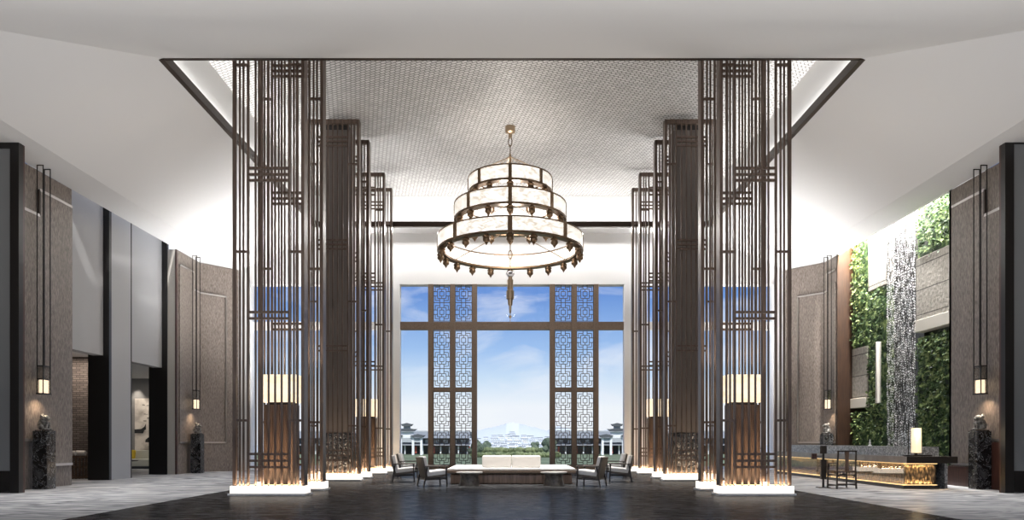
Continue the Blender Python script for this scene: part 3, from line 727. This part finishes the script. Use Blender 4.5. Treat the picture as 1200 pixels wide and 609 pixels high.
def armchair(loc, rz, label):
    """faces +x"""
    r = tag(empty('lounge_armchair', loc, rz), label, 'armchair', 'open-frame lounge armchairs')
    hw = .31; lw = .036
    for s in (-1, 1):
        MB().bar((.33, s * hw, 0), (.30, s * hw, .56), lw, lw).build('front_leg', M['chairwood'], r)
        MB().bar((-.36, s * hw, 0), (-.25, s * hw, .58), lw, lw).build('back_leg', M['chairwood'], r)
        MB().bevbox(-.33, .36, s * hw - .035, s * hw + .035, .56, .59, .012, 2).build('armrest', M['taupe'], r)
        MB().bar((-.31, s * hw, .20), (.31, s * hw, .22), .03, .035).build('side_rail', M['chairwood'], r)
    for x, z in ((.31, .24), (-.30, .21)): MB().bar((x, -hw, z), (x, hw, z), .03, .035).build('cross_rail', M['chairwood'], r)
    b1 = MB().bevbox(-.30, .34, -.27, .27, 0, .15, .04, 3).build('seat_cushion', M['seatwhite'], r); b1.location = (0, 0, .30); b1.rotation_euler = (0, -.10, 0)
    b1 = MB().bevbox(-.28, .33, -.275, .275, 0, .07, .02, 2).build('seat_shell', M['taupe'], r); b1.location = (0, 0, .25); b1.rotation_euler = (0, -.10, 0)
    b1 = MB().bevbox(-.045, .06, -.27, .27, 0, .56, .035, 3).build('back_cushion', M['seatwhite'], r); b1.location = (-.20, 0, .30); b1.rotation_euler = (0, -.24, 0)
    b1 = MB().bevbox(-.10, -.03, -.275, .275, -.08, .57, .02, 2).build('back_shell', M['taupe'], r); b1.location = (-.20, 0, .30); b1.rotation_euler = (0, -.24, 0)
    return r
for sx, side in ((-1, 'left'), (1, 'right')):
    def A(x, D, a, lab): armchair((sx * x, D, 0), a if sx < 0 else PI - a, lab)
    A(2.27, 20.75, .42, 'taupe-backed armchair nearest the viewer at the %s end of the cream sofa' % side)
    A(3.40, 22.8, .12, 'open-frame armchair standing outermost on the %s, beside the slatted screens' % side)
    A(3.62, 25.6, .0, 'half-hidden armchair farthest back on the %s, near the window wall' % side)

# ------------------------------------------------------------------ left lounge furnishings
bk = tag(empty('wicker_basket', (-14.9, 24.9, 0)), 'tall slatted basket with rolled cream cloths before the brick wall', 'basket')
f = MB()
for k in range(20):
    a_ = 2 * PI * k / 20; c_, s_ = math.cos(a_), math.sin(a_); f.bar((.34 * c_, .3 * s_, .0), (.37 * c_, .33 * s_, .78), .05, .02)
for z in (.05, .4, .74): f.lathe([(.345 + z * .03, z - .02), (.345 + z * .03, z + .02), (.33, z + .02), (.33, z - .02)], 20, closed=True)
f.lathe([(.001, .01), (.33, .01), (.33, .03), (.001, .03)], 20)
f.build('basket_body', M['wicker'], bk)
for k, (x, y) in enumerate(((-.12, -.215), (.1, 0), (-.05, .215))):
    o = MB().tube((x - .13, y, 0), (x + .13, y + .05, .0), .085, n=14).build('rolled_cloth', M['upholstery']); o.location = (-14.9, 24.9, .87 + .0 * k); o.rotation_euler = (0, 0, .0 * k)
    tag(o, 'rolled cream cloth lying on top of the wicker basket', 'cloth', 'rolled cloths in the basket')
pt = tag(empty('ink_painting', (-17.25, 34.46, 0)), 'tall pale ink painting of dark boats on the lounge wall seen through the left opening', 'painting')
MB().box(-.65, .75, -.04, 0, .85, 3.3).build('canvas', M['paint'], pt)
MB().prism([(-.66, 1.65), (-.25, 1.65), (-.2, 1.8), (-.12, 1.82), (-.12, 2.1), (-.2, 1.95), (-.35, 1.85), (-.66, 1.83)], 'y', -.052, -.042).build('ink_boat', M['ink'], pt)
MB().prism([(-.15, 1.22), (.6, 1.22), (.68, 1.45), (.74, 1.75), (.62, 1.55), (.45, 1.5), (0, 1.45), (-.13, 1.35)], 'y', -.052, -.042).build('ink_boat', M['ink'], pt)
mm = MB()
for _ in range(22):
    x = random.uniform(-.3, .65); z = random.uniform(2.2, 3.0); mm.box(x, x + random.uniform(.02, .14), -.046, -.041, z, z + random.uniform(.01, .05))
mm.build('ink_strokes', M['taupe'], pt)
lf = tag(empty('lounge_sofa', (-17.4, 33.6, 0)), 'pale grey lounge sofa below the ink painting', 'sofa')
MB().bevbox(-1.2, 1.2, -.35, .45, .12, .45, .05, 2).build('seat', M['greyseat'], lf); MB().bevbox(-1.2, 1.2, .25, .5, .4, .85, .05, 2).build('backrest', M['greyseat'], lf)
MB().box(-1.15, 1.15, -.3, .4, 0, .13).build('base', M['black'], lf)
cu = MB().bevbox(-.21, .21, -.07, .07, 0, .40, .06, 3).build('yellow_cushion', M['yellow']); cu.location = (-17.62, 33.5, .47); cu.rotation_euler = (-.1, .0, 0); tag(cu, 'mustard yellow cushion standing on the lounge sofa below the painting', 'cushion')
tb = tag(empty('oval_table', (-16.65, 31.0, 0)), 'dark oval low table in front of the lounge sofa', 'table')
MB().lathe([(.001, .40), (.55, .41), (.62, .44), (.62, .46), (.001, .46)], 32).build('table_top', M['black'], tb); MB().lathe([(.001, 0), (.3, 0), (.1, .08), (.08, .35), (.16, .41), (.001, .41)], 20).build('table_base', M['black'], tb)

# ------------------------------------------------------------------ outdoors
G = -4.0
b = MB().box(-30, 30, WD + .5, 37, -.35, -.02); struct('terrace', b, M['paving'])
b = MB().add([(-400, 36, G), (400, 36, G), (500, 330, G), (-500, 330, G)], [(0, 1, 2, 3)]); struct('lawn', b, M['grass'])
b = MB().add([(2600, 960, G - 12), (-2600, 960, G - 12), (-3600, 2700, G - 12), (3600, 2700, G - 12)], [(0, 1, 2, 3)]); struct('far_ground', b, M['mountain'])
b = MB().add([(-900, 330, G), (900, 330, G), (2600, 960, G - 12), (-2600, 960, G - 12)], [(0, 1, 2, 3)]); struct('far_ground', b, M['housewhite'])
def at(px, D): return (px - CX) * D / F
# mountains
def ridge(D, pts, name):
    prof = []
    for i in range(len(pts) - 1):
        (xa, ya), (xb, yb) = pts[i], pts[i + 1]
        for k in range(8):
            t_ = k / 8; prof.append((at(xa + (xb - xa) * t_, D), E + (HY - (ya + (yb - ya) * t_) + random.uniform(-.6, .6)) * D / F))
    mb = MB(); n = len(prof)
    vs = [(x, D - 160, G) for x, z in prof] + [(x, D, z) for x, z in prof] + [(x, D + 160, G) for x, z in prof]
    fs = [(i, i + 1, i + 1 + n, i + n) for i in range(n - 1)] + [(i + n, i + 1 + n, i + 1 + 2 * n, i + 2 * n) for i in range(n - 1)]
    o = mb.add(vs, fs, True).build(name, M['mountain']); o['kind'] = 'structure'; return o
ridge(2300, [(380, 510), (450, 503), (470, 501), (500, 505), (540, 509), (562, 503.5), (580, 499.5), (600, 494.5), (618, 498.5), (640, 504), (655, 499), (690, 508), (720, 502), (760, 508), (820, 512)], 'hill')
# far white town
def house(w, d, h, rw):
    r = empty('town_house')
    MB().box(-w / 2, w / 2, -d / 2, d / 2, 0, h).build('wall', M['housewhite'], r)
    MB().prism([(-w / 2 - .6, h), (w / 2 + .6, h), (w / 2, h + rw), (-w / 2, h + rw)], 'y', -d / 2 - .5, d / 2 + .5).build('roof', M['hazegrey'], r)
    f = MB()
    for k in range(4): f.box(-w / 2 + w * (k + .5) / 4 - .7, -w / 2 + w * (k + .5) / 4 + .7, -d / 2 - .15, -d / 2, h * .45, h * .45 + 1.4)
    f.build('window_band', M['hazegrey'], r)
    return r
hs = [house(9, 7, 5.0, 1.0), house(12, 8, 4.2, 1.0), house(8, 6, 6.4, .9)]
rows = [(1000, 527), (1080, 523.5), (1160, 520), (1240, 516.5), (1320, 513.5)]
first_h = [True] * 3
for i, (D, yb) in enumerate(rows):
    half = (105, 95, 80, 45, 24)[i]; x = at(600 - half, D); k = 0
    while x < at(600 + half, D):
        j = random.randrange(3); h_ = hs[j] if first_h[j] else copy_tree(hs[j]); first_h[j] = False
        wd = (9, 12, 8)[j] + 1.3
        h_.location = (x + wd / 2, D + random.uniform(-12, 12), E + (HY - yb) * D / F + random.uniform(-.4, .4)); x += wd + random.uniform(0, 5)
        tag(h_, 'tiny white house with grey roof in the far town beyond the lawn', 'house', 'white houses of the far town')
def zz(y, D): return E + (HY - y) * D / F
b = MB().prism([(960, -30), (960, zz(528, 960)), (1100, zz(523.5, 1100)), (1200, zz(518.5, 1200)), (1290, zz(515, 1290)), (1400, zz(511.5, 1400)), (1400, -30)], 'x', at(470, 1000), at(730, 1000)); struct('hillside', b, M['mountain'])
tp = tag(empty('town_temple', (at(600, 1380), 1380, zz(511.8, 1380))), 'pale tiered temple roof at the top centre of the far town', 'temple')
for k in range(3): MB().box(-9 + 2 * k, 9 - 2 * k, -4, 4, 3.6 * k, 3.6 * k + 2).build('storey', M['housewhite'], tp); MB().prism([(-11 + 2 * k, 3.6 * k + 2), (11 - 2 * k, 3.6 * k + 2), (7 - 2 * k, 3.6 * k + 3.6), (-7 + 2 * k, 3.6 * k + 3.6)], 'y', -5, 5).build('roof', M['hallgrey'], tp)
def foliage(c, r, s, name, label, parent=None, group=None, m='foliage'):
    root = empty(name, c); bm = bmesh.new()
    for _ in range(16):
        p = Vector((random.gauss(0, .38) * r * s[0], random.gauss(0, .38) * r * s[1], max(.25, random.gauss(.95, .33)) * r * s[2]))
        bmesh.ops.create_icosphere(bm, subdivisions=2, radius=r * random.uniform(.35, .6), matrix=Matrix.Translation(p))
    for v_ in bm.verts: v_.co += Vector([random.uniform(-.07, .07) * r for _ in range(3)])
    MB().frombm(bm).build('crown', M[m], root)
    MB().tube((0, 0, 0), (0, 0, r * s[2] * .7), r * .09, r * .06).build('trunk', M['halldark'], root)
    return tag(root, label, 'tree', group)
def tree(px, D, ybot, ytop, wpx, label):
    s_ = D / F; h = (ybot - ytop) * s_; foliage((at(px, D), D, E + (HY - ybot) * s_), h / 1.75, (wpx / (ybot - ytop) * .9, .8, 1), 'tree', label)
tree(644, 268, 531, 513, 15, 'large round dark green tree just left of the right lattice columns, outdoors')
tree(557, 268, 531, 514, 14, 'round dark tree half hidden by the left lattice columns, outdoors')
tree(570, 340, 527, 517, 7, 'small grey-green tree at the left of the far white town')
tree(626, 340, 527, 517, 7, 'small grey-green tree at the right of the far white town')
def hedge(x0, x1, D, z0, h, d, label):
    bm = bmesh.new(); n = int((x1 - x0) / (h * .8))
    for k in range(n):
        c = ((x0 + (x1 - x0) * (k + .5) / n), D + random.uniform(-.5, .5) * d, z0 + h * .45)
        bmesh.ops.create_icosphere(bm, subdivisions=2, radius=h * random.uniform(.55, .75), matrix=Matrix.Translation(c) @ Matrix.Diagonal((1.1, 1, .9, 1)))
    for v_ in bm.verts: v_.co += Vector([random.uniform(-.08, .08) * h for _ in range(3)])
    o = MB().frombm(bm).build('hedge', M['hedge']); tag(o, label, 'hedge')
hedge(at(563, 315), at(638, 315), 318, G, 2.4, 1, 'far low clipped hedge row in front of the white town')
hedge(at(552, 230), at(655, 230), 230, G, 1.7, 1, 'nearer low hedge row across the lawn beyond the sofa')
b = MB().box(at(555, 260), at(650, 260), 252, 268, G, G + .05); struct('path', b, M['grass'])
# temple halls either side
def hall(sx, side):
    D = 283; s_ = D / F; g0 = E + (HY - 532.5) * s_
    r = tag(empty('temple_hall', (sx * at(716, D) - 0, D, g0)), 'long grey tiled hall with red and white banners outdoors on the %s' % side, 'building', 'tiled halls beyond the window')
    hw = 34; 
    x_in = -sx * at(716, D) + sx * at(652, D); x_out = -sx * at(716, D) + sx * at(860, D)
    a, c = sorted((x_in, x_out))
    MB().box(a, c, 0, 12, 3.9, 6.6).build('upper_wall', M['halldark'], r)
    MB().box(a, c, 2.5, 12, 0, 3.9).build('lower_wall', M['halldark'], r)
    MB().prism([(-3.2, 6.4), (15, 6.4), (11, 9.0), (1.0, 9.0)], 'x', a - 1, c + 1).build('roof', M['hazegrey'], r)
    MB().box(a - 1, c + 1, .8, 1.6, 8.9, 9.35).build('roof_ridge', M['hallgrey'], r)
    MB().prism([(-3.4, 3.6), (0, 4.5), (0, 3.6)], 'x', a - 1, c + 1).build('eave', M['hazegrey'], r)
    n = int((c - a) / 3.4)
    for k in range(n):
        x = a + (c - a) * (k + .5) / n
        f = MB().box(x - .9, x + .9, -.15, 0, 4.6, 5.9); f.build('window', M['hallgrey'], r)
    for k in range(n + 1):
        x = a + (c - a) * k / n
        MB().tube((x, -1.5, 0), (x, -1.5, 3.7), .28, n=8).build('column', M['housewhite' if k % 2 else 'hallgrey'], r)
        if k % 2 == 0: MB().box(x + .5, x + 1.1, -1.55, -1.45, .6, 3.2).build('banner', M['redbanner'], r)
    MB().box(a, c, -4, 12, -.6, 0.05).build('stone_terrace', M['hallgrey'], r)
    # archway
    D2 = 262; s2 = D2 / F; x = sx * at(723, D2)
    t_ = tag(empty('ceremonial_archway', (x, D2, E + (HY - 533) * s2)), 'white stone archway with stacked upturned roofs before the %s hall' % side, 'archway', 'stone archways outdoors')
    for xx in (-5.2, -2.2, 2.2, 5.2): MB().box(xx - .4, xx + .4, -.4, .4, 0, 6.6).build('pier', M['housewhite'], t_)
    MB().box(-5.4, 5.4, -.3, .3, 4.6, 6.2).build('beam', M['hallgrey'], t_); MB().box(-2.4, 2.4, -.3, .3, 6.2, 8.4).build('panel', M['housewhite'], t_)
    def roof(cx_, z, w_):
        p_ = [(cx_ - w_, z + .9), (cx_ - w_ * .7, z + .15), (cx_, z), (cx_ + w_ * .7, z + .15), (cx_ + w_, z + .9), (cx_ + w_ * .75, z + .9), (cx_ + w_ * .35, z + 1.1), (cx_, z + 1.3), (cx_ - w_ * .35, z + 1.1), (cx_ - w_ * .75, z + .9)]
        MB().prism(p_, 'y', -1.2, 1.2).build('roof', M['halldark'], t_)
    roof(-4, 6.3, 2.6); roof(4, 6.3, 2.6); roof(0, 8.5, 3.6); roof(0, 10.3, 2.2)
    MB().box(-1.2, 1.2, -.4, .4, 9.6, 10.4).build('panel', M['hallgrey'], t_)
for sx, side in ((-1, 'left'), (1, 'right')): hall(sx, side)

# ------------------------------------------------------------------ light
# cove strips hidden on the ledge around the coffer
for sg in (-1, 1): area('cove_strip', (sg * (AX + .26), 23.6, HS + .22), (PI, -sg * .0, 0), .08, 13, 230, (1, .98, .95))
area('cove_strip', (0, 30.8, HS + .22), UP, 14, .3, 260, (1, .97, .93))
area('cove_strip', (0, DF + .0, HS + .22), UP, 14, .1, 20, (1, .95, .9))
COOL = (1, .985, .97)
for sg in (-1, 1):
    for y, p, L_ in ((10, 30, 6), (18, 45, 6), (24, 52, 5), (28.8, 580, 4)):
        area('ceiling_uplight', (sg * 9.6, y, 1.4), UP, 2.2, L_, p, COOL, None, 2.1 if y < 28 else 1.5)  # added fill lights without fixtures, brightening the aisle ceilings from below
area('ceiling_uplight', (0, 8, 1.6), UP, 20, 4, 1350, COOL)  # added upward fill for the front ceiling, no fixture modelled
area('wall_washer', (0, 30.55, HS - .01), (-.45, 0, 0), 15, .25, 900, COOL)  # added light strip that whitens the wall above the windows
for x, y in ((-3.3, 22.3), (3.3, 22.3), (-3.0, 24.5), (3.0, 24.5)):  # added fill spots to brighten the seating, no fittings in the coffer
    spot('coffer_spot', (x, y, HC - .1), (0, math.radians(9 if x < 0 else -9) * -1, 0), 5200, (1, .97, .93), .5, .8, .1)
for x, y in ((-2.9, 20.7), (2.9, 20.7), (-3.6, 24), (3.6, 24)):
    spot('coffer_spot', (x, y, HC - .1), (0, 0, 0), 3800, (1, .97, .93), .32, .8, .1)
for sg in (-1, 1):
    for y, p in ((12, 1300), (15.5, 1600), (19, 1500), (22.5, 1100), (26, 600), (29.3, 250)): spot('aisle_spot', (sg * 10.0, y, 8.7), (0, 0, 0), p, COOL, 1.0, 1, .15)  # added fill spots that brighten the aisle marble, no fittings above
spot('coffer_spot', (0, 18.2, HC - .1), (.33, 0, 0), 4500, (1, .96, .9), .5, .8, .1)  # added front fill for the sofa base and side tables
s = bpy.data.lights.new('sun', 'SUN'); s.energy = 4.5; s.angle = .03; s.color = (1, .97, .92)
so = bpy.data.objects.new('sun', s); C.objects.link(so); so.rotation_euler = (math.radians(38), math.radians(12), 0)

w = bpy.data.worlds.new('World'); bpy.context.scene.world = w; w.use_nodes = True
nt = w.node_tree; bg = nt.nodes['Background']
tc = N(nt, 'ShaderNodeTexCoord'); sx = N(nt, 'ShaderNodeSeparateXYZ'); nt.links.new(tc.outputs['Generated'], sx.inputs[0])
sky = ramp(nt, sx.outputs['Z'], [(0, (.93, .96, 1)), (.045, (.92, .96, 1)), (.085, (.62, .78, .96)), (.125, (.36, .56, .89)), (.20, (.15, .31, .72)), (1, (.05, .14, .45))])
mp = N(nt, 'ShaderNodeMapping'); mp.inputs['Scale'].default_value = (1, 1, 2.6); mp.inputs['Location'].default_value = (.3, 0, .5); nt.links.new(tc.outputs['Generated'], mp.inputs[0])
cn = N(nt, 'ShaderNodeTexNoise'); cn.inputs['Scale'].default_value = 7; cn.inputs['Detail'].default_value = 8; cn.inputs['Distortion'].default_value = .5; nt.links.new(mp.outputs[0], cn.inputs['Vector'])
cf = ramp(nt, cn.outputs[0], [(.50, (0, 0, 0)), (.70, (.8, .8, .8))])
mx = N(nt, 'ShaderNodeMix', data_type='RGBA'); nt.links.new(cf, mx.inputs[0]); nt.links.new(sky, mx.inputs[6]); mx.inputs[7].default_value = (.88, .92, 1, 1)
nt.links.new(mx.outputs[2], bg.inputs[0]); bg.inputs[1].default_value = 1.0

# ------------------------------------------------------------------ camera
cd = bpy.data.cameras.new('camera'); co = bpy.data.objects.new('camera', cd); C.objects.link(co)
co.location = (0, 0, E); co.rotation_euler = (PI / 2, 0, 0)
cd.sensor_width = 36; cd.sensor_fit = 'HORIZONTAL'; cd.lens = F / 1200 * 36; cd.shift_y = (HY - 304.5) / 1200; cd.clip_end = 6000; cd.clip_start = .05
sc = bpy.context.scene; sc.camera = co
sc.view_settings.view_transform = 'Standard'; sc.view_settings.look = 'None'; sc.view_settings.gamma = 1; sc.view_settings.exposure = 0
try: sc.view_settings.use_curve_mapping = False
except Exception: pass
sc.cycles.use_denoising = True; sc.cycles.max_bounces = 8; sc.cycles.transparent_max_bounces = 12; sc.cycles.sample_clamp_indirect = 6; sc.cycles.caustics_reflective = False; sc.cycles.caustics_refractive = False
